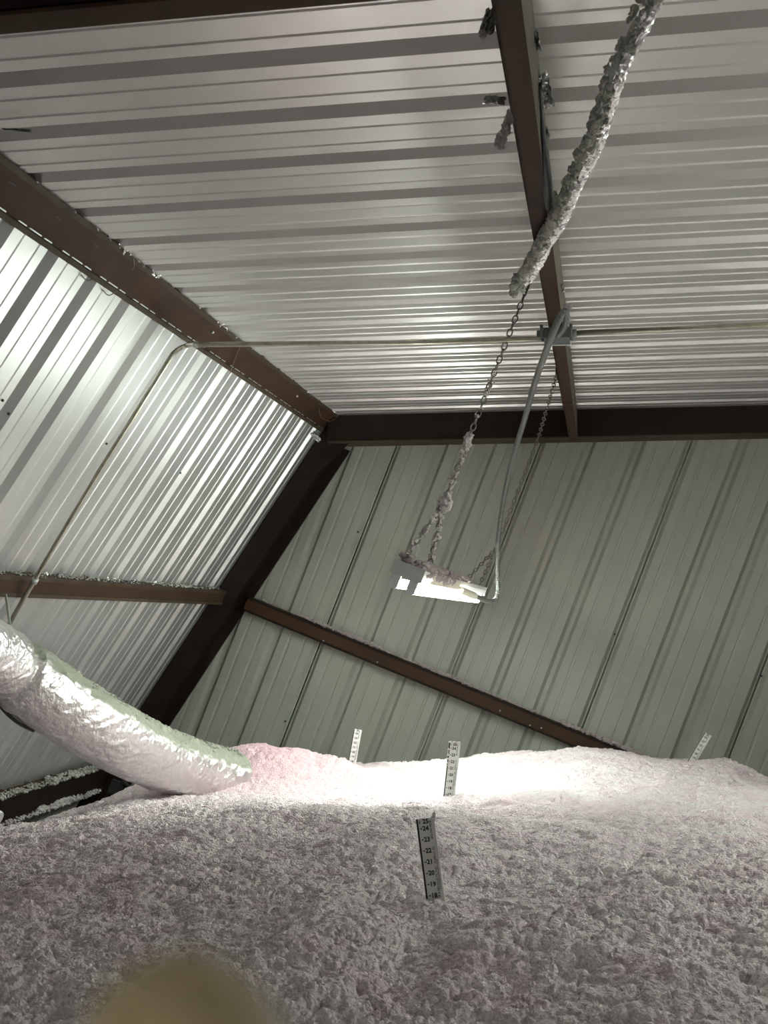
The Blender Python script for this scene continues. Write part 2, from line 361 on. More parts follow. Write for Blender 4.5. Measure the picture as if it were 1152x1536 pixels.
# ---------------------------------------------------------------- loose insulation surface
ctrl = []
def cp(p, sl=.37): ctrl.append((p[0], p[1], p[2] - sl * p[0]))
cp(at(646, 1370, 2.765)); cp(at(670, 1206, 4.54)); cp((-.957, 6.3, -1.255)); cp((.735, 6.637, -.548))
for x, y, Y in ((600, 1151, 6.7), (700, 1145, 6.8), (800, 1138, 6.8), (870, 1134, 6.8), (950, 1140, 6.8), (1000, 1145, 6.7), (1100, 1147, 6.6), (1152, 1180, 6.5),
                (365, 1128, 5.95), (400, 1121, 6.05), (440, 1126, 6.1), (480, 1141, 6.2), (320, 1200, 5.45), (420, 1185, 5.6), (500, 1180, 5.8),
                (230, 1203, 5.25), (190, 1212, 5.3), (0, 1450, 2.2), (0, 1536, 1.93), (300, 1536, 2.02), (576, 1536, 2.12), (850, 1536, 2.18), (1152, 1536, 2.26), (1152, 1400, 2.70),
                (0, 1330, 2.9), (560, 1270, 3.36), (900, 1270, 3.56), (1152, 1300, 3.45), (250, 1290, 3.15), (1152, 1225, 4.6)): cp(at(x, y, Y))
for x, y in ((0, 1288), (60, 1254), (110, 1234), (150, 1216)):
    d = ray(x, y); cp(d * (-2.68 / d[0]))
for x, y in ((250, 1215), (330, 1190), (400, 1165), (500, 1185), (600, 1175), (700, 1168), (870, 1155), (1000, 1165), (1100, 1178), (1152, 1210)): cp(at(x, y, YB - .02))
ctrl = np.array(ctrl); ctrl = np.vstack([ctrl, [(-1.5, 0, -.95), (1.5, 0, -.95), (0, .8, -1.0), (3.3, 4, -.85), (3.3, 7.7, -1.0), (-2.6, 2, -1.0)]])
def U_(r2): return np.where(r2 > 1e-12, r2 * np.log(np.maximum(r2, 1e-12)), 0)
n_ = len(ctrl); Kx = U_((ctrl[:, None, 0] - ctrl[None, :, 0]) ** 2 + (ctrl[:, None, 1] - ctrl[None, :, 1]) ** 2) + np.eye(n_) * .02
Pm = np.c_[np.ones(n_), ctrl[:, :2]]
A_ = np.block([[Kx, Pm], [Pm.T, np.zeros((3, 3))]]); sol = np.linalg.solve(A_, np.r_[ctrl[:, 2], 0, 0, 0])
def base_h(X, Y):
    z = sol[-3] + sol[-2] * X + sol[-1] * Y
    for i in range(n_): z = z + sol[i] * U_((X - ctrl[i, 0]) ** 2 + (Y - ctrl[i, 1]) ** 2)
    return z + .37 * X
def h01(ix, iy, k):
    v = np.sin(ix * 127.1 + iy * 311.7 + k * 74.7) * 43758.5453; return v - np.floor(v)
def vnoise(x, y, k=0):
    ix, iy = np.floor(x), np.floor(y); fx, fy = x - ix, y - iy; fx = fx * fx * (3 - 2 * fx); fy = fy * fy * (3 - 2 * fy)
    a, b_, c, d = h01(ix, iy, k), h01(ix + 1, iy, k), h01(ix, iy + 1, k), h01(ix + 1, iy + 1, k)
    return a + (b_ - a) * fx + (c - a) * fy + (a - b_ - c + d) * fx * fy
def worley(x, y, k=0):
    ix, iy = np.floor(x), np.floor(y); best = np.full(x.shape, 9.)
    for di in (-1, 0, 1):
        for dj in (-1, 0, 1):
            cx, cy = ix + di, iy + dj; rr = .75 + .5 * h01(cx, cy, k + 5)
            px, py = cx + h01(cx, cy, k + 1), cy + h01(cx, cy, k + 2)
            best = np.minimum(best, ((x - px) ** 2 + (y - py) ** 2) / rr)
    return np.sqrt(best)
NV, NU, NM = 1000, 760, 60
vY = np.exp(np.linspace(math.log(1.25), math.log(YB - .004), NV)); vY = np.r_[np.linspace(-4.9, 1.2, 70), vY]
uu = np.r_[np.linspace(-1, 0, NM, endpoint=False) ** 3 if False else -1 + np.linspace(0, 1, NM, endpoint=False), np.linspace(0, 1, NU), 1 + np.linspace(0, 1, NM + 1)[1:]]
Yg, Ug = np.meshgrid(vY, uu, indexing='ij')
Ye = np.maximum(Yg, 1.0); xl = -.46 * Ye - .02; xr = .30 * Ye + .02
Xg = np.where(Ug < 0, xl + Ug * (.2 * Ye + 1.6), np.where(Ug > 1, xr + (Ug - 1) * (.2 * Ye + 1.9), xl + (xr - xl) * Ug))
zb = base_h(Xg, Yg)
wallx = np.maximum((zb * math.sin(PH) - HL) / math.cos(PH), XL) + .01
Xg = np.clip(Xg, wallx, 3.66); zb = base_h(Xg, Yg)
wx = Xg + .02 * (vnoise(Xg * 30, Yg * 30, 3) - .5); wy = Yg + .02 * (vnoise(Xg * 30, Yg * 30, 4) - .5)
d = .045 * (vnoise(Xg * 3.1, Yg * 3.1, 1) - .5) + .03 * (vnoise(Xg * 9, Yg * 9, 2) - .5)
for sc, am, k in ((24, .032, 10), (54, .022, 20), (110, .011, 30), (210, .005, 40)):
    w_ = worley(wx * sc, wy * sc, k); d += am * (np.sqrt(np.maximum(0, 1 - np.minimum(w_, 1) ** 2)) - .5) * (.5 + vnoise(Xg * sc * .3, Yg * sc * .3, k + 7))
zg = zb + d
Xd = Xg + .006 * (vnoise(Xg * 90, Yg * 90, 51) - .5) * 2; Yd = Yg + .006 * (vnoise(Xg * 90, Yg * 90, 52) - .5) * 2
Yd = np.minimum(Yd, YB - .002)
nr, nc = Xg.shape
me = bpy.data.meshes.new('blown_insulation'); co = np.stack([Xd, Yd, zg], -1).reshape(-1, 3).astype(np.float32)
me.vertices.add(nr * nc); me.vertices.foreach_set('co', co.ravel())
idx = np.arange(nr * nc).reshape(nr, nc); q = np.stack([idx[:-1, :-1], idx[:-1, 1:], idx[1:, 1:], idx[1:, :-1]], -1).reshape(-1, 4)
me.loops.add(q.size); me.loops.foreach_set('vertex_index', q.ravel().astype(np.int32)); me.polygons.add(len(q))
me.polygons.foreach_set('loop_start', (np.arange(len(q)) * 4).astype(np.int32)); me.update(calc_edges=True)
me.polygons.foreach_set('use_smooth', np.ones(len(q), bool))
hx, hy = at(400, 1150, 5.95)[:2]
pk = np.exp(-(((Xg - hx) / .42) ** 2 + ((Yg - hy) / .55) ** 2)) * .9 + .25 * np.clip(vnoise(Xg * 2.2, Yg * 2.2, 61) * 1.6 - .6, 0, 1) + .12 * np.clip(-d * 60, 0, 1)
a_ = me.attributes.new('pink', 'FLOAT', 'POINT'); a_.data.foreach_set('value', np.clip(pk, 0, 1).ravel().astype(np.float32))
me.materials.append(M['fill']); fill = bpy.data.objects.new('blown_insulation', me); C.objects.link(fill); fill.location = (0, 0, CAMZ)
tag(fill, 'deep uneven bed of fluffy pale pink loose-fill insulation', 'insulation', kind='stuff')
def surf(X, Y): return float(base_h(np.array([X]), np.array([Y]))[0])

def link_ring(mb, c, t, side, L=.034, r=.0029, wd=.0095):
    n2 = np.cross(t, side); pts = []
    for k in range(10):
        a = 2 * math.pi * k / 10; pts.append(c + t * (math.cos(a) * L / 2) + side * (math.sin(a) * wd))
    mb.tube(pts, r, 5, closed=True)
def chain(mb, path, pitch=.028):
    P = resample(path, pitch); s0 = np.array([1., 0, 0])
    for i in range(len(P) - 1):
        t = P[i + 1] - P[i]; t /= np.linalg.norm(t); a = s0 - t * (s0 @ t); a /= np.linalg.norm(a); b_ = np.cross(t, a)
        link_ring(mb, (P[i] + P[i + 1]) / 2, t, a if i % 2 else b_)
# ---------------------------------------------------------------- strip light
DN = np.array([0, 0, -1.]); BX = np.array([1., 0, 0])
YN_, LEN = 4.28, 2.42
pTL, pTR = at(593, 840, YN_), at(637, 856, YN_); w_f = (pTR[0] - pTL[0]); zt = (pTL[2] + pTR[2]) / 2; xc = (pTL[0] + pTR[0]) / 2; hh = .048
lamp = thing('strip_light', 'white two-tube fluorescent strip light hanging from chains, lit', 'light', (xc, YN_ + LEN / 2, zt))
def bx(name, x0, x1, y0, y1, z0, z1, mt, par=None):
    return MB().hexa([(x0, y0, z0), (x1, y0, z0), (x1, y1, z0), (x0, y1, z0), (x0, y0, z1), (x1, y0, z1), (x1, y1, z1), (x0, y1, z1)]).build(name, mt, par or lamp)
hw = w_f / 2
# housing channel: tray open below with sloping sides
mb = MB(); prof = [(-hw, 0), (hw, 0), (hw, -.016), (hw - .010, -hh), (-hw + .010, -hh), (-hw, -.016)]
mb.extrude([np.array([xc + a, 0, zt + c]) for a, c in prof], AY * (YN_ + .003), AY * (YN_ + LEN - .003)); mb.build('housing', M['white'], lamp)
bx('ballast_cover', xc + hw - .001, xc + hw + .008, YN_ + .20, YN_ + 1.12, zt - .044, zt - .006, M['cream'])
for yy in (YN_ - .002, YN_ + LEN - .001):
    ep = bx('end_plate', xc - hw - .003, xc + hw + .003, yy, yy + .006, zt - hh - .002, zt + .004, M['grey_metal'])
    sy = -1 if yy < 3 else 1
    if sy < 0:
        mb = MB(); mb.tube([(xc - .006, yy - .0025, zt - .023), (xc - .006, yy + .001, zt - .023)], .014, 20); k_ = mb.build('knockout', M['box'], ep)
        bx('slot', xc - .015, xc + .003, yy - .0045, yy - .002, zt - .026, zt - .020, M['ink'], ep)
        for dx in (.030, .040): MB().tube([(xc + dx, yy - .0022, zt - .030), (xc + dx, yy + .001, zt - .030)], .0040, 10).build('screw', M['box'], ep)
tz = zt - hh - .034
for sx in (-.034, .034):
    for yy in (YN_ + .006, YN_ + LEN - .028):
        mb = MB(); po = [(-.0165, .034), (.0165, .034), (.0165, -.006)] + [(.0165 * math.cos(a), -.006 - .0165 * math.sin(a)) for a in np.linspace(.3, math.pi - .3, 7)] + [(-.0165, -.006)]
        mb.extrude([np.array([xc + sx + a, 0, tz + c]) for a, c in po], AY * yy, AY * (yy + .022)); mb.build('lamp_socket', M['socket'], lamp)
    mb = MB(); mb.tube([(xc + sx, YN_ + .028, tz), (xc + sx, YN_ + LEN - .029, tz)], .019, 20); t_ = mb.build('fluorescent_tube', M['tube'], lamp)
    for yy in (YN_ + .0285, YN_ + LEN - .049):
        MB().tube([(xc + sx, yy, tz), (xc + sx, yy + .020, tz)], .0196, 20).build('end_cap', M['boxlight'], t_)
ltop = zt
# added fill light for the foreground, unseen on the right, shaped like the fixture
rx, ry0, ry1, rz = 1.8, 2.6, 5.0, 1.0
fill_lamp_right = thing('strip_light', 'added fill light shaped as a two-tube strip light, unseen on the right', 'light', (rx, 3.8, rz))
mb = MB(); mb.extrude([np.array([rx + a, 0, rz + c]) for a, c in prof], AY * ry0, AY * ry1); mb.build('housing', M['white'], fill_lamp_right)
for sx in (-.034, .034):
    MB().tube([(rx + sx, ry0 + .02, rz - .082), (rx + sx, ry1 - .02, rz - .082)], .019, 16).build('fluorescent_tube', M['tube'], fill_lamp_right)
fill_lamp_rear = thing('strip_light', 'added fill light shaped as a two-tube strip light, unseen behind the camera', 'light', (xc, -3.5, zt))  # added frontal fill light, unseen, brightens what faces the camera
mb = MB(); mb.extrude([np.array([xc + a, 0, zt + c]) for a, c in prof], AY * -4.7, AY * -2.3); mb.build('housing', M['white'], fill_lamp_rear)
for sx in (-.034, .034):
    MB().tube([(xc + sx, -4.68, tz), (xc + sx, -2.32, tz)], .019, 16).build('fluorescent_tube', M['tube'], fill_lamp_rear)
mb = MB(); chain(mb, [np.array([xc, -3.3, zt]), np.array([xc, -3.3, (HR + math.sin(TH) * xc) / math.cos(TH)])]); mb.build('chain', M['chain'], fill_lamp_rear)
mb = MB(); chain(mb, [np.array([rx, 3.3, rz]), np.array([rx, 3.3, (HR + math.sin(TH) * rx) / math.cos(TH)])]); mb.build('chain', M['chain'], fill_lamp_right)
mb = MB()
for i in range(260):
    yy = YN_ + .02 + LEN * .7 * rnd.random() ** 1.6; lump(mb, (xc + hw * (rnd.random() * 1.5 - .65), yy, zt + .004 + .014 * rnd.random() * max(.1, 1.6 - .6 * (yy - YN_))), .006 + .011 * rnd.random(), (1.2, 1.2, .7), .5)
for i in range(40):
    yy = YN_ + .05 + .9 * rnd.random(); lump(mb, (xc + hw + .006, yy, zt - .004 - .02 * rnd.random()), .005 + .007 * rnd.random(), jit=.5)
tag(mb.build('insulation_lint', M['lintpink'], loc=(xc, YN_ + .8, zt)), 'mauve insulation lint heaped on top of the strip light', 'lint', kind='stuff')

# ---------------------------------------------------------------- chains
YH = YN_ + .20
hookA, hookB = at(603, 834, YN_ + .05), at(655, 846, YN_ + .40)
hookA[2] = zt + .002; hookB[2] = zt + .002; hookA[0] = xc - hw * .7; hookB[0] = xc + hw * .2
ring = at(665, 757, YH)
topc = ring.copy(); zr = (HR + math.sin(TH) * topc[0]) / math.cos(TH); topc[2] = zr - .05
ch1 = thing('hanging_chain', 'linty chain with a two-leg bridle holding the near end of the strip light', 'chain', ring)
for nm, pth in (('long_chain', [ring, topc]), ('bridle_leg', [hookA, ring]), ('bridle_leg', [hookB, ring])):
    mb = MB(); chain(mb, pth); mb.build(nm, M['chain'], ch1)
MB().tube([ring + np.array([math.cos(a) * .014, 0, math.sin(a) * .018]) for a in np.linspace(0, 2 * math.pi, 13)[:-1]], .0038, 6, closed=True).build('s_hook', M['chain'], ch1)
MB().tube([topc + np.array([0, 0, .048]), topc], .007, 8).build('ceiling_hook', M['chain'], ch1)
mb = MB()
for i in range(130):
    t = rnd.random(); leg = rnd.random()
    c = (hookB + (ring - hookB) * t) if leg < .45 else (hookA + (ring - hookA) * t if leg < .7 else ring + np.array([0, 0, .25 * t ** 1.5]))
    lump(mb, c + np.array([rnd.gauss(0, .005), rnd.gauss(0, .005), rnd.gauss(0, .005)]), .004 + .006 * rnd.random(), jit=.6)
for i in range(60): lump(mb, ring + np.array([rnd.gauss(0, .014), rnd.gauss(0, .009), rnd.gauss(.010, .016)]), .007 + .007 * rnd.random(), jit=.6)
for z0, n, r in ((.25, 30, .008), (.275, 16, .009), (.48, 14, .007), (.54, 8, .005), (.38, 6, .0045)):
    for i in range(n): lump(mb, ring + np.array([rnd.gauss(0, .006), rnd.gauss(0, .006), z0 + rnd.gauss(0, .014)]), r * (.6 + .6 * rnd.random()), jit=.6)
tag(mb.build('insulation_lint', M['fluff'], loc=tuple(ring)), 'white lint tufts clinging to the chain above the strip light', 'lint', kind='stuff')
# far chain
YF_ = YN_ + LEN
fa, fb = np.array([xc - .01, YF_ - .50, zt]), np.array([xc + .02, YF_ - .05, zt])
kn = at(744, 822, YF_ - .25); tp = at(830, 570, 4.6); tp = rp(sR - .09, 5.0, hb + .0); tp = on_roof(834, 566, HR - .06)
ch2 = thing('hanging_chain', 'thin dark chain rising behind the flexible conduit from the far lamp end', 'chain', kn)
for nm, pth in (('bridle_leg', [fa, kn]), ('bridle_leg', [fb, kn]), ('long_chain', [kn, at(808, 655, 6.6), tp])):
    mb = MB(); chain(mb, pth, .030); mb.build(nm, M['chain'], ch2)
mb = MB(); mb.tube([tp, tp + Nr * .05, rp(-.178, tp[1] + .02, hb - .004), rp(-.12, tp[1] + .02, hb - .004), rp(-.118, tp[1] + .02, hb + .05)], .003, 6); mb.build('tie_loop', M['wire'], ch2)

# ---------------------------------------------------------------- foil faced strip around the near chain
mid = at(795, 415, YH); zlow = ring[2] + (at(795, 420, YH)[2] - ring[2])
def chx(z): return np.array([ring[0], ring[1], z])
pix = [(787, 422), (808, 392), (829, 352), (850, 316), (878, 252), (901, 205), (920, 150), (936, 95), (956, 55), (985, 0), (1010, -60)]
pth = spline([on_roof(x, y, h_) for (x, y), h_ in zip(pix, (1.075, 1.07, 1.06, 1.05, 1.05, 1.05, 1.05, 1.06, 1.07, 1.09, 1.12))], 14); pth = resample(pth, .008)
foil = thing('insulation_strip', 'ragged foil-faced insulation strip wrapped around the chain, hanging from the ceiling', 'insulation', pth[0])
mb = MB(); nP = len(pth)
nz = rng.random((nP, 14))
mb.tube(pth, lambda t: .0170 - .007 * t + .002 * math.sin(t * 23), 14, rfun=lambda i, k: .72 + .55 * nz[i, k], smooth=False); mb.build('foil_facing', M['foil'], foil)
off = np.array([-.015, .008, .004])
nz2 = rng.random((nP, 12))
mb = MB(); mb.tube([p + off + np.array([0, 0, -.004]) for p in pth[:int(nP * .93)]], lambda t: .019 - .011 * t + .002 * math.sin(t * 17 + 1), 12, rfun=lambda i, k: .75 + .5 * nz2[i, k])
for i in range(420):
    p = pth[int(rnd.random() ** 1.3 * (nP - 1))] + off; a = rnd.random() * 6.3; lump(mb, p + np.array([math.cos(a), 0, math.sin(a)]) * (.012 + .007 * rnd.random()), .003 + .006 * rnd.random(), (1, 1, 1.4), .6)
for i in range(60):
    t = rnd.random(); p = pth[0] + np.array([-.010, 0, .0]) + np.array([-.012, 0, -.030]) * t; lump(mb, p + rng.normal(0, .009, 3), .010 * rnd.random() + .004, jit=.6)
mb.build('glass_wool', M['fluffg'], foil)
# ---------------------------------------------------------------- flexible conduit
con = thing('flexible_conduit', 'ribbed grey flexible conduit running from the strip light up to the purlin', 'conduit', at(745, 840, 6.2))
pts = [at(694, 886, 5.45), at(715, 895, 5.8), at(733, 902, 6.1), at(743, 899, 6.2), at(747, 884, 6.2), at(746, 850, 6.1), at(748, 800, 5.9), at(756, 745, 5.7), at(768, 690, 5.45), at(785, 635, 5.2),
       at(802, 575, 4.75), at(816, 535, 4.38), at(831, 495, 4.0), at(842, 472, 3.84)]
pth = resample(spline(pts, 10), .0075)
dd = .0128
mb = MB(); mb.tube(pth, dd, 12, rfun=lambda i, k: 1.0 if i % 2 else .62, smooth=False); mb.build('armour', M['flexgrey'], con)
MB().tube(resample(spline([at(690, 885, 5.4), at(712, 894, 5.75)], 4), .02), .017, 12).build('connector', M['cream'], con)
bc = on_roof(835, 503, hb - .03)
s_b, y_b = Tr @ bc, bc[1]
ploop = spline([at(842, 472, 3.84), at(847, 466, 3.82), at(850, 472, 3.86), at(849, 484, 3.93), at(844, 495, 4.02), at(837, 503, 4.14)], 8)
mb = MB(); mb.tube(resample(ploop, .0045), .0105, 12, rfun=lambda i, k: 1.0 if i % 3 else .80, smooth=False); mb.build('loop_end', M['flexgrey'], con)
# junction box below the purlin
jb = thing('junction_box', 'small dark steel junction box clamped beneath the middle purlin', 'box', bc)
MB().box(bc, Tr, AY, Nr, .048, .05, .020).build('box_body', M['box'], jb)
MB().box(bc + AY * .062 - Nr * .006, Tr, AY, Nr, .050, .010, .018).build('cover_edge', M['boxlight'], jb)
for sx in (-1, 1):
    MB().tube([bc + Tr * sx * .046 + Nr * .006, bc + Tr * sx * .075 + Nr * .006], .015, 12).build('connector', M['box'], jb)
    for sy in (-1, 1): MB().tube([bc + Tr * sx * .055 + AY * sy * .045 - Nr * .01, bc + Tr * sx * .055 + AY * sy * .045 + Nr * .03], .006, 8).build('bolt', M['box'], jb)
MB().tube([bc + Tr * .045 + AY * .062 - Nr * .027, bc + Tr * .045 + AY * .062 - Nr * .005], .008, 8).build('screw', M['white'], jb)
# rigid conduit along ceiling and down the side wall
rc = thing('rigid_conduit', 'straight metal conduit crossing the ceiling and bending down the left wall', 'conduit', rp(-1, y_b, 1.09))
hC = hb - .022
path = [rp(3.5, y_b, hC), rp(1.0, y_b, hC)]
c1 = [on_roof(x, y, hC) for x, y in ((1152, 487), (852, 500))]; c2 = [on_roof(x, y, hC) for x, y in ((815, 508), (600, 514), (400, 516), (300, 517))]
hCl = HL - .105
c3 = [on_left(x, y, hCl) for x, y in ((262, 528), (250, 545), (225, 585), (150, 705), (80, 822), (45, 882), (20, 925), (-5, 972), (-40, 1035))]
yr_ = c1[0]; s0 = Tr @ c1[0]
MB().tube([rp(3.5, c1[0][1] + .1, hC), c1[0], c1[1]], .0105, 10).build('right_run', M['zinc'], rc)
bend = [on_left(292, 517, hCl), on_left(278, 519, hCl)]
full = c2[:3] + [c2[3]] + spline([c2[3], on_left(281, 518, hCl + .0), c3[0], c3[1]], 8)[1:-1] + c3[1:]
MB().tube(resample(full, .03), .0105, 10).build('left_run', M['zinc'], rc)
for q_ in (c3[5] * .5 + c3[4] * .5, on_left(48, 876, hCl)):
    pass
qk = on_left(52, 871, hCl); tdir = c3[5] - c3[4]; tdir /= np.linalg.norm(tdir)
MB().tube([qk - tdir * .012, qk + tdir * .012], .0145, 12).build('coupling', M['boxlight'], rc)
qk = full[4 + 2]; MB().tube([full[5], full[6]], .014, 12).build('coupling', M['boxlight'], rc)

# ---------------------------------------------------------------- insulated duct
cent = [(-150, 925, 4.1), (-90, 950, 4.35), (-40, 975, 4.6), (0, 996, 4.78), (24, 1010, 4.87), (60, 1034, 4.93), (100, 1062, 5.0), (145, 1089, 5.12), (188, 1114, 5.3), (235, 1136, 5.52), (283, 1153, 5.74), (315, 1162, 5.86), (345, 1168, 5.97)]
dp = resample(spline([atD(*c) for c in cent], 10), .008); nD = len(dp)
i_s = min(range(nD), key=lambda i: np.linalg.norm(dp[i] - atD(14, 1004, 4.84)))
SEG = 168
sI, aK = np.meshgrid(np.arange(nD) * .008, np.arange(SEG) / SEG * 2 * math.pi, indexing='ij')
def per(fx, k):      # periodic around the duct: cross-fade of two copies
    w_ = aK / (2 * math.pi); return fx(aK) * (1 - w_) + fx(aK - 2 * math.pi) * w_
def rid(u_, v_, k): return 1 - 2 * np.abs(vnoise(u_, v_, k) - .5)
WR = 1 + .035 * (per(lambda a: vnoise(sI * 9 + a * 1.2, a * 3 - sI * 4, 3), 0) - .5)
WR += .055 * per(lambda a: rid(sI * 16 + a * 2.6, a * 1.5 - sI * 4, 5), 0) ** 3 - .026 * per(lambda a: rid(sI * 38 + a * 5.5, a * 3.5 - sI * 7, 8), 0) ** 2
WR += .016 * (per(lambda a: vnoise(sI * 80 + a * 9, a * 8 - sI * 12, 9), 0) - .5)
pinch = lambda i: 1 - .18 * math.exp(-((i - i_s) * .008 / .045) ** 2)
duct = thing('insulated_duct', 'silver foil flexible duct slanting down from the left into the pink heap', 'duct', dp[nD // 2])
mb = MB(); mb.tube(dp, lambda t: .142 - .002 * t, SEG, rfun=lambda i, k: WR[i, k] * pinch(i), cap=False); sl = mb.build('foil_sleeve', M['duct'], duct)
# dust lies on the upward facing side of the sleeve
da = sl.data.attributes.new('dust', 'FLOAT', 'POINT'); vals = []
for i in range(nD):
    for k in range(SEG):
        v = np.array(mb.v[i * SEG + k]) - dp[i]; v /= np.linalg.norm(v)
        e_ = .60 + .16 * (h01(np.array(float(i // 5)), np.array(float(k // 3)), 9) - .5) + (.9 if i < i_s else 0)
        vals.append(float(np.clip((v[2] - e_) * 9, 0, 1)))
da.data.foreach_set('value', vals)
mb = MB(); mb.tube([p * 1. for p in dp[-6:]], .125, 40, cap=True); mb.build('inner_liner', M['rubber'], duct)
mb = MB()   # dust film on the upper side
for i in range(260):
    ii = int(i_s + 3 + rnd.random() ** .8 * (nD - i_s - 4)); ii = min(ii, nD - 2); t = dp[ii + 1] - dp[ii]; t /= np.linalg.norm(t)
    up = np.array([0, 0, 1.]) - t * t[2]; up /= np.linalg.norm(up); sd = np.cross(t, up); a = -.2 + rnd.gauss(0, .35)
    p = dp[ii] + (up * math.cos(a) + sd * math.sin(a)) * (.143 * pinch(ii) + .001) + t * .012 * rnd.random()
    lump(mb, p, .002 + .0045 * rnd.random() * (ii / nD), (1.3, 1.3, .8), .5)
tag(mb.build('insulation_lint', M['dust'], loc=tuple(dp[nD // 2])), 'grey-green lint lying along the top of the foil duct', 'lint', kind='stuff')
# strap
st = thing('duct_strap', 'thin white strap hanging from the girt and looped around the foil duct', 'strap', dp[i_s])
t = dp[i_s + 1] - dp[i_s - 1]; t /= np.linalg.norm(t)
t2 = t + np.array([.35, -.25, .05]); t2 /= np.linalg.norm(t2)
u1 = np.array([0, 0, 1.]) - t2 * t2[2]; u1 /= np.linalg.norm(u1); u2 = np.cross(t2, u1)
mb = MB(); n = 40; V = []
for k in range(n):
    a = 2 * math.pi * k / n; e = u1 * math.cos(a) + u2 * math.sin(a)
    for dr, dt in ((.1225, -.009), (.1225, .009), (.1245, .009), (.1245, -.009)): V.append(dp[i_s] + e * dr * 1.04 + t2 * dt)
Fc = []
for k in range(n):
    k2 = (k + 1) % n
    for j in range(4): Fc.append((k * 4 + j, k * 4 + (j + 1) % 4, k2 * 4 + (j + 1) % 4, k2 * 4 + j))
mb.add(V, Fc, True); mb.build('loop', M['strap'], st)
g0 = np.array([colx(-.74) + .09, 0, -.735]); g0[1] = 4.62; gp = at(4, 862, 4.62); g0 = gp
e0 = at(20, 972, (dp[i_s] + u1 * .125)[1])
mb = MB(); dr_ = e0 - g0; dr_ /= np.linalg.norm(dr_); sd = np.cross(dr_, np.array([0, 1., 0])); sd /= np.linalg.norm(sd); nn2 = np.cross(dr_, sd)
mb.box((g0 + e0) / 2, dr_, sd, nn2, np.linalg.norm(e0 - g0) / 2, .006, .0012); mb.build('hanger_tail', M['strap'], st)
# dark cable below the duct
cb = spline([atD(-60, 1000, 4.75), atD(-10, 1048, 4.85), atD(12, 1072, 4.88), atD(30, 1086, 4.92), atD(50, 1096, 5.0)], 8)
mb = MB(); mb.tube(resample(cb, .01), .007, 8); tag(mb.build('cable', M['rubber'], loc=tuple(cb[5])), 'short black cable under the foil duct at the left edge', 'cable')

# ---------------------------------------------------------------- attic rulers
def text_mesh(s, size, bold=.0):
    cu = bpy.data.curves.new('t', 'FONT'); cu.body = s; cu.size = size; cu.offset = bold; cu.align_x = 'LEFT'; cu.align_y = 'CENTER'
    cu.resolution_u = 2
    ob = bpy.data.objects.new('t', cu); C.objects.link(ob); bpy.context.view_layer.update()
    dg = bpy.context.evaluated_depsgraph_get(); ev = ob.evaluated_get(dg); me = ev.to_mesh()
    V = [tuple(v.co) for v in me.vertices]; Fs = [tuple(p.vertices) for p in me.polygons]
    ev.to_mesh_clear(); bpy.data.objects.remove(ob); bpy.data.curves.remove(cu); return V, Fs
TXT = {}
def txt(s, size, bold): 
    k = (s, size, bold)
    if k not in TXT: TXT[k] = text_mesh(*k)
    return TXT[k]
INCH = .0254
def ruler(tl, up, side, label, group, top=25, low=6, face=None, wdt=.044):
    """tl: top left corner; up, side: unit vectors in the plane of the card"""
    up = up / np.linalg.norm(up); side = side - up * (side @ up); side /= np.linalg.norm(side); nrm = np.cross(side, up)
    base = tl - up * (.12 + (top - low) * INCH * .5)
    o = thing('attic_ruler', label, 'ruler', base, group)
    H = (top + .35 - low) * INCH
    MB().box(tl + side * wdt / 2 - up * H / 2, side, up, nrm, wdt / 2, H / 2, .0009).build('card', M['rule'], o)
    front = nrm * .0011
    MB().box(tl + side * .0022 - up * H / 2 + front, side, up, nrm, .0022, H / 2, .0002).build('black_edge', M['ink'], o)
    mk = MB(); lt = MB()
    def put(m_, s, size, bold, pos, ax, ay):
        V, Fs = txt(s, size, bold); m_.add([pos + ax * v[0] + ay * v[1] for v in V], Fs)
    f2 = nrm * .0013
    for k in range(low, top + 1):
        p = tl - up * ((top - 1 - k) * INCH + .0228 if k < top else .0068) + f2
        if k < top:
            mk.add([p + side * .0065 - up * 0, p + side * .012 + up * .0020, p + side * .012 - up * .0020], [(0, 2, 1)])
            mk.add([p + side * .0065 + up * .0006, p + side * .0125 + up * .0006, p + side * .0125 - up * .0006, p + side * .0065 - up * .0006], [(0, 3, 2, 1)])
        else:
            mk.add([p + side * .008 + up * .005, p + side * .0095 - up * .004, p + side * .0065 - up * .004], [(0, 2, 1)])
        put(mk, str(k), .0148, .0006, p + side * (.0135 if k < top else .0155), side, up)
    for s, size, q_, x_ in (('800-242-4418', .0075, 1.9, .0335), ('A B PRODUCTS, INC.  (Addison, IL)', .0075, 7.05, .0335), ('BLOWN INSULATION DEPTH RULER', .0042, 6.4, .0385)):
        put(lt, s, size, .0001, tl - up * (q_ * INCH) + side * x_ + f2, up, -side)
    mk.build('numerals', M['ink'], o); lt.build('small_print', M['ink'], o)
    return o, tl, up, side, nrm
def ruler_px(ptl, pbl, Y0, ticks_inch, lean, label, yaw=0, **kw):
    """top-left and bottom-left pixel of the left edge; Y0 depth of the top; lean: extra forward offset per metre"""
    a = at(ptl[0], ptl[1], Y0); b_ = at(pbl[0], pbl[1], Y0 + lean); up = a - b_
    sd = np.array([math.cos(yaw), math.sin(yaw), 0]); return ruler(a, up, sd, label, 'attic depth rulers stuck in the insulation', **kw)
r1 = ruler_px((624, 1229), (640, 1353), 2.77, 7.3, -.01, 'nearest attic depth ruler, numbered down from 25, dark against the insulation', yaw=-.12)
r2 = ruler_px((674, 1113), (665, 1194), 4.56, 7.9, .0, 'white attic ruler directly below the lamp with fluff on its top', yaw=.15)
r3 = ruler_px((531, 1093), (521, 1150), 6.32, 8, .0, 'white attic ruler near the pink heap against the back wall', yaw=.1)
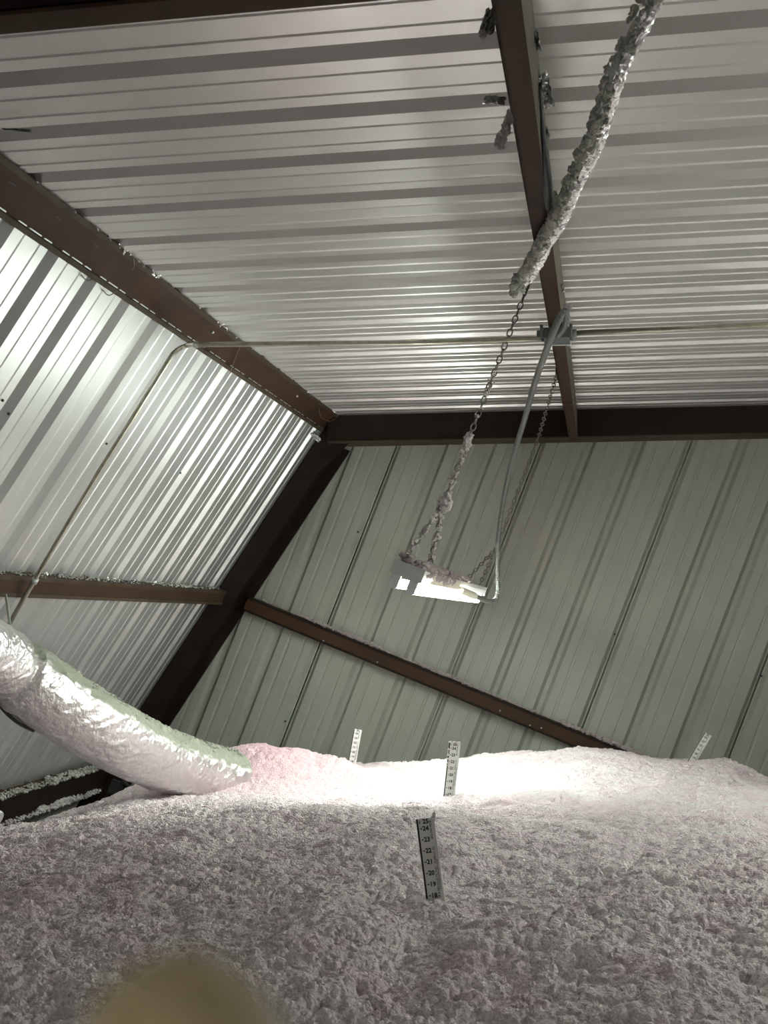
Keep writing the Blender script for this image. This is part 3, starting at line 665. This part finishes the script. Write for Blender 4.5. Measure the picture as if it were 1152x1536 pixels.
r4 = ruler_px((1057, 1098), (1031, 1142), 6.60, 7, .0, 'tilted white attic ruler at the far right of the insulation', yaw=.3)
for rr, n in ((r1, 16), (r2, 26)):
    o, tl, up, sd, nn_ = rr; mb = MB()
    for i in range(n):
        if rr is r1: p = tl + sd * (.040 + .006 * rnd.random()) + up * rnd.gauss(0, .004)
        else:
            p = tl + (sd * .044 * rnd.random() if rnd.random() < .6 else -up * rnd.random() * .1) + up * .001
        lump(mb, p, .0018 + .0022 * rnd.random(), jit=.6)
    tag(mb.build('insulation_lint', M['fluff'], loc=tuple(tl)), 'tuft of lint on the top corner of the nearest ruler' if rr is r1 else 'lint tufts along the top edge of the ruler below the lamp', 'lint', kind='stuff')

# ---------------------------------------------------------------- lint and torn foil along the framing
def lint_line(P0, P1, n, r, mt, label, spread=(.01, .03), dens=1.0):
    mb = MB(); P0, P1 = np.asarray(P0), np.asarray(P1)
    for i in range(n):
        t = rnd.random(); k = .4 + .9 * vnoise(np.array([t * 23.]), np.array([1.]), 5)[0]
        p = P0 + (P1 - P0) * t + np.array([spread[1] * (rnd.random() - .5), 0, 0]) + np.array([0, 0, spread[0] * rnd.random() * k])
        lump(mb, p, r * (.4 + .8 * rnd.random()) * k, (1.3, 1.3, .9), .6)
    return tag(mb.build('insulation_lint', mt, loc=tuple((P0 + P1) / 2)), label, 'lint', kind='stuff')
yb_ = YB - .06
mb_l = lint_line((colx(-.72) + .22, yb_, -.722), (1.0, yb_, -.722), 900, .008, M['lintpink'], 'thin lint lying on the girt across the back wall', (.018, .02))
lx = colx(-2.06) + .06
lint_line((lx, 4.6, -2.055), (lx, 7.32, -2.055), 1000, .007, M['fluffg'], 'fluffy lint drift on the lowest girt at the left edge', (.016, .06))
lint_line((colx(-2.25) + .105, 4.6, -2.246), (colx(-2.25) + .105, 7.3, -2.246), 900, .008, M['fluff'], 'lint caught on the lower lip of the lowest girt', (.03, .03))
lint_line((colx(-.72) + .035, 3.6, -.718), (colx(-.72) + .035, 7.3, -.718), 450, .0035, M['fluffg'], 'thin lint along the top of the left wall girt', (.006, .05))
# torn foil edges
def foil_row(name, label, pts, mt, n, sz, grp=None):
    mb = MB()
    for i in range(n):
        t = rnd.random() * (len(pts) - 1); i0 = int(t); p = pts[i0] + (pts[min(i0 + 1, len(pts) - 1)] - pts[i0]) * (t - i0)
        shred(mb, p, rng.normal(0, 1, 3) * sz, rng.normal(0, 1, 3) * sz, .0008, 3, 3)
    return tag(mb.build(name, mt, loc=tuple(pts[0])), label, 'foil', grp, kind='stuff')
foil_row('torn_foil', 'shreds of torn foil along the upper edge of the eave strut', [pT + AY * y - u * .0 + outv * .004 for y in (3.0, 4.0, 5.0, 6.2, 7.2)], M['foil'], 60, .008)
foil_row('torn_foil', 'torn foil flakes along the top of the left wall girt', [np.array([colx(-.72) + .012, y, -.715]) for y in (3.6, 5.0, 6.0, 7.3)], M['foil'], 90, .009)
# pieces hanging at the purlin
def rag(label, px, py, Y, w, h, ang, mt, crink=.35, lumps=0, nm='foil_scrap'):
    p = at(px, py, Y); a = math.radians(ang); ux = c2w((math.cos(a), math.sin(a), 0)); uy = c2w((-math.sin(a), math.cos(a), .2))
    ux = np.array(ux); uy = np.array(uy); mb = MB(); shred(mb, p, ux * w, uy * h, .003, 8, 8, crink)
    for i in range(lumps): lump(mb, p + ux * w * (rnd.random() - .5) + uy * h * (rnd.random() - .5), .003 + .004 * rnd.random(), jit=.6)
    return tag(mb.build(nm, mt, loc=tuple(p)), label, 'scrap')
M['foil_dk'] = mat('dark_foil', (.30, .31, .30), .3, .9, bump=(40, .9, .01))
rag('dark folded foil flap left of the purlin at the top', 735, 32, 2.35, .030, .048, 18, M['foil_dk'], .15)
rag('crumpled foil scrap poking from the ceiling seam left of the purlin', 742, 150, 2.60, .050, .020, 5, M['foil'], .4)
rag('pale smear of glass wool hanging left of the purlin', 757, 195, 2.7, .018, .085, 20, M['fluff'], .2, 50, 'wool_wisp')
rag('small white wool tip under the dark foil flap', 724, 50, 2.34, .012, .014, 0, M['fluff'], .3, 8, 'wool_wisp')
rag('ragged foil and wool torn out right of the purlin', 817, 135, 2.62, .026, .075, -15, M['foil'], .6, 45, 'wool_wisp')
rag('bright foil fleck right of the purlin below the large tear', 820, 200, 2.9, .010, .030, -10, M['foil'], .5)
rag('little foil curl right of the purlin above the tear', 806, 62, 2.45, .010, .040, -12, M['foil'], .5)
rag('wool tuft caught behind the purlin near the foil strip', 832, 300, 3.2, .020, .045, -12, M['fluffg'], .5, 30, 'wool_wisp')
rag('white wool knot at the upper end of the flexible conduit', 852, 460, 3.83, .020, .018, 10, M['fluff'], .6, 20, 'wool_wisp')
rag('shiny foil curl on the right edge of the purlin above the conduit', 844, 432, 4.0, .012, .028, -10, M['foil'], .6)
rag('thin torn foil strip at the ceiling near the upper left edge', 25, 195, 2.75, .075, .007, 4, M['foil'], .5)
rag('white foil curl at the end of the eave strut by the column', 474, 655, 7.15, .075, .03, 50, M['foil'], .5)
# black torn wrap at the side of the purlin
mb = MB(); mb.tube(resample(spline([rp(sR + .006, y, hb + h_) for y, h_ in ((2.55, .09), (2.68, .05), (2.8, .02), (2.95, .0), (3.15, .0), (3.35, .01))], 8), .01), lambda t: .003 + .011 * math.sin(math.pi * t) ** 2, 8)
tag(mb.build('black_tape', M['rubber'], loc=tuple(rp(sR, 2.9, hb))), 'loose black tape strip on the right side of the purlin', 'tape')
# tie wires on the eave strut
def wire(label, pts, r=.0022):
    mb = MB(); mb.tube(resample(spline(pts, 10), .01), r, 6); return tag(mb.build('tie_wire', M['wire'], loc=tuple(pts[0])), label, 'wire')
def es(x, y, k=.012):   # point on the strut face below a pixel
    d = ray(x, y); nn3 = outv; return d * ((nn3 @ (pT + outv * k)) / (nn3 @ d))
wire('tie wire crossing the eave strut just beyond the conduit', [es(360, 520), es(352, 540), es(345, 560)])
wire('short wire curl under the eave strut, the one farther from the conduit', [es(122, 412), es(130, 421, .02), es(141, 418)])
wire('short wire curl under the eave strut, the one nearer the conduit', [es(153, 434), es(163, 443, .02), es(175, 437)])
wire('wire curl hanging at the far end of the eave strut', [es(478, 612), es(482, 626, .02), es(495, 632, .02), es(503, 628)])
wire('dark wire stub wrapped over the upper edge of the eave strut', [es(198, 405), es(201, 397), es(200, 388)])
# punched slots in the strut web
so = bpy.data.objects['eave_strut']
for x, y in ((18, 275), (87, 327), (144, 369), (241, 439)):
    p = es(x, y, -.0085); MB().box(p, u, AY, outv, .003, .022, .0008).build('slot', M['ink'], so)
for x, y in ((445, 593), (318, 497)):
    p = es(x, y, -.006); MB().tube([p, p + outv * .01], .006, 8).build('bolt', M['boxlight'], so)
# screws on the back wall
for x, y in ((512, 680), (537, 798), (922, 951), (1142, 1014), (428, 1082)):
    p = at(x, y, YB); MB().tube([p - AY * .006, p + AY * .001], .007, 8).build('screw', M['gap'], wall_back)
for x, y in ((485, 961), (566, 993), (750, 1066), (795, 1088), (812, 1092)):
    p = at(x, y, YB - .104); MB().tube([p, p + AY * .008], .006, 6).build('screw', M['boxlight'], [o_ for o_ in bpy.data.objects if o_.get('label', '').startswith('reddish')][0])
for x, y in ((3, 600), (159, 665), (270, 709), (12, 620)):
    p = on_left(x, y, HL); MB().tube([p - Nl * .006, p + Nl * .001], .005, 8).build('screw', M['ink'], wall_left)
# black bracket stub in the shade where girt, duct and insulation meet
mb = MB(); p = at(178, 1183, 6.85)
mb.box(p, (1, 0, 0), (0, 1, 0), (0, 0, 1), .055, .02, .04); mb.box(p + np.array([.05, 0, .03]), (.9, 0, -.43), (0, 1, 0), (.43, 0, .9), .05, .02, .012)
tag(mb.build('bracket', M['rubber'], loc=tuple(p)), 'black bracket stub in the shadow below the foil duct', 'bracket')
# ribbed white hose end cut by the left edge of the frame
p0 = at(-4, 1232, 5.6); mb = MB(); pp = [p0 + np.array([-.16, 0, .02]) * (1 - t) + np.array([.0, 0, 0]) for t in np.linspace(0, 1, 19)]
mb.tube(pp, .052, 24, rfun=lambda i, k: 1.0 if i % 3 else .93, smooth=False)
tag(mb.build('ribbed_hose', M['white'], loc=tuple(p0)), 'white ribbed hose end cut off by the left edge above the insulation', 'hose')

# ---------------------------------------------------------------- fingertip in front of the lens
tip = atD(262, 1452, .095)
def fdir(px, py, D): return atD(px, py, D)
fp = [fdir(272, 1452 + 52, .092), fdir(268, 1560, .096), fdir(276, 1650, .099), fdir(290, 1800, .106), fdir(310, 2050, .118), fdir(330, 2400, .135)]
ctr = resample(spline(fp, 8), .0012); nF = len(ctr)
def frad(t):
    s = t * (nF - 1) * .0012
    base = .0076 * math.sqrt(max(.02, 1 - (1 - min(s / .0075, 1)) ** 2)); return base + .0006 * math.sin(min(s, .03) / .03 * 3.14) + .0008 * math.exp(-((s - .028) / .006) ** 2)
person = thing('person', 'blurred bare fingertip intruding at the bottom left edge of the view', 'person', ctr[-1])
mb = MB(); mb.tube(ctr, frad, 28); mb.build('finger', M['skin'], person)
tcam = -ctr[6] / np.linalg.norm(ctr[6]); tf = ctr[14] - ctr[4]; tf /= np.linalg.norm(tf); sd = np.cross(tf, tcam); sd /= np.linalg.norm(sd); bk = np.cross(sd, tf)
# nail on the side turned away from the lens
mb = MB(); V = []; Fc = []
for i in range(7):
    for j in range(7):
        a = (j - 3) / 3 * .75; V.append(ctr[4 + i] + (-bk * math.cos(a) + sd * math.sin(a)) * (frad((4 + i) / (nF - 1)) + .0004))
for i in range(6):
    for j in range(6): Fc.append((i * 7 + j, i * 7 + j + 1, i * 7 + j + 8, i * 7 + j + 7))
mb.add(V, Fc, True); mb.build('nail', M['nail'], person)

# ---------------------------------------------------------------- leave no helper properties behind
for o_ in bpy.data.objects:
    if '_o' in o_: del o_['_o']
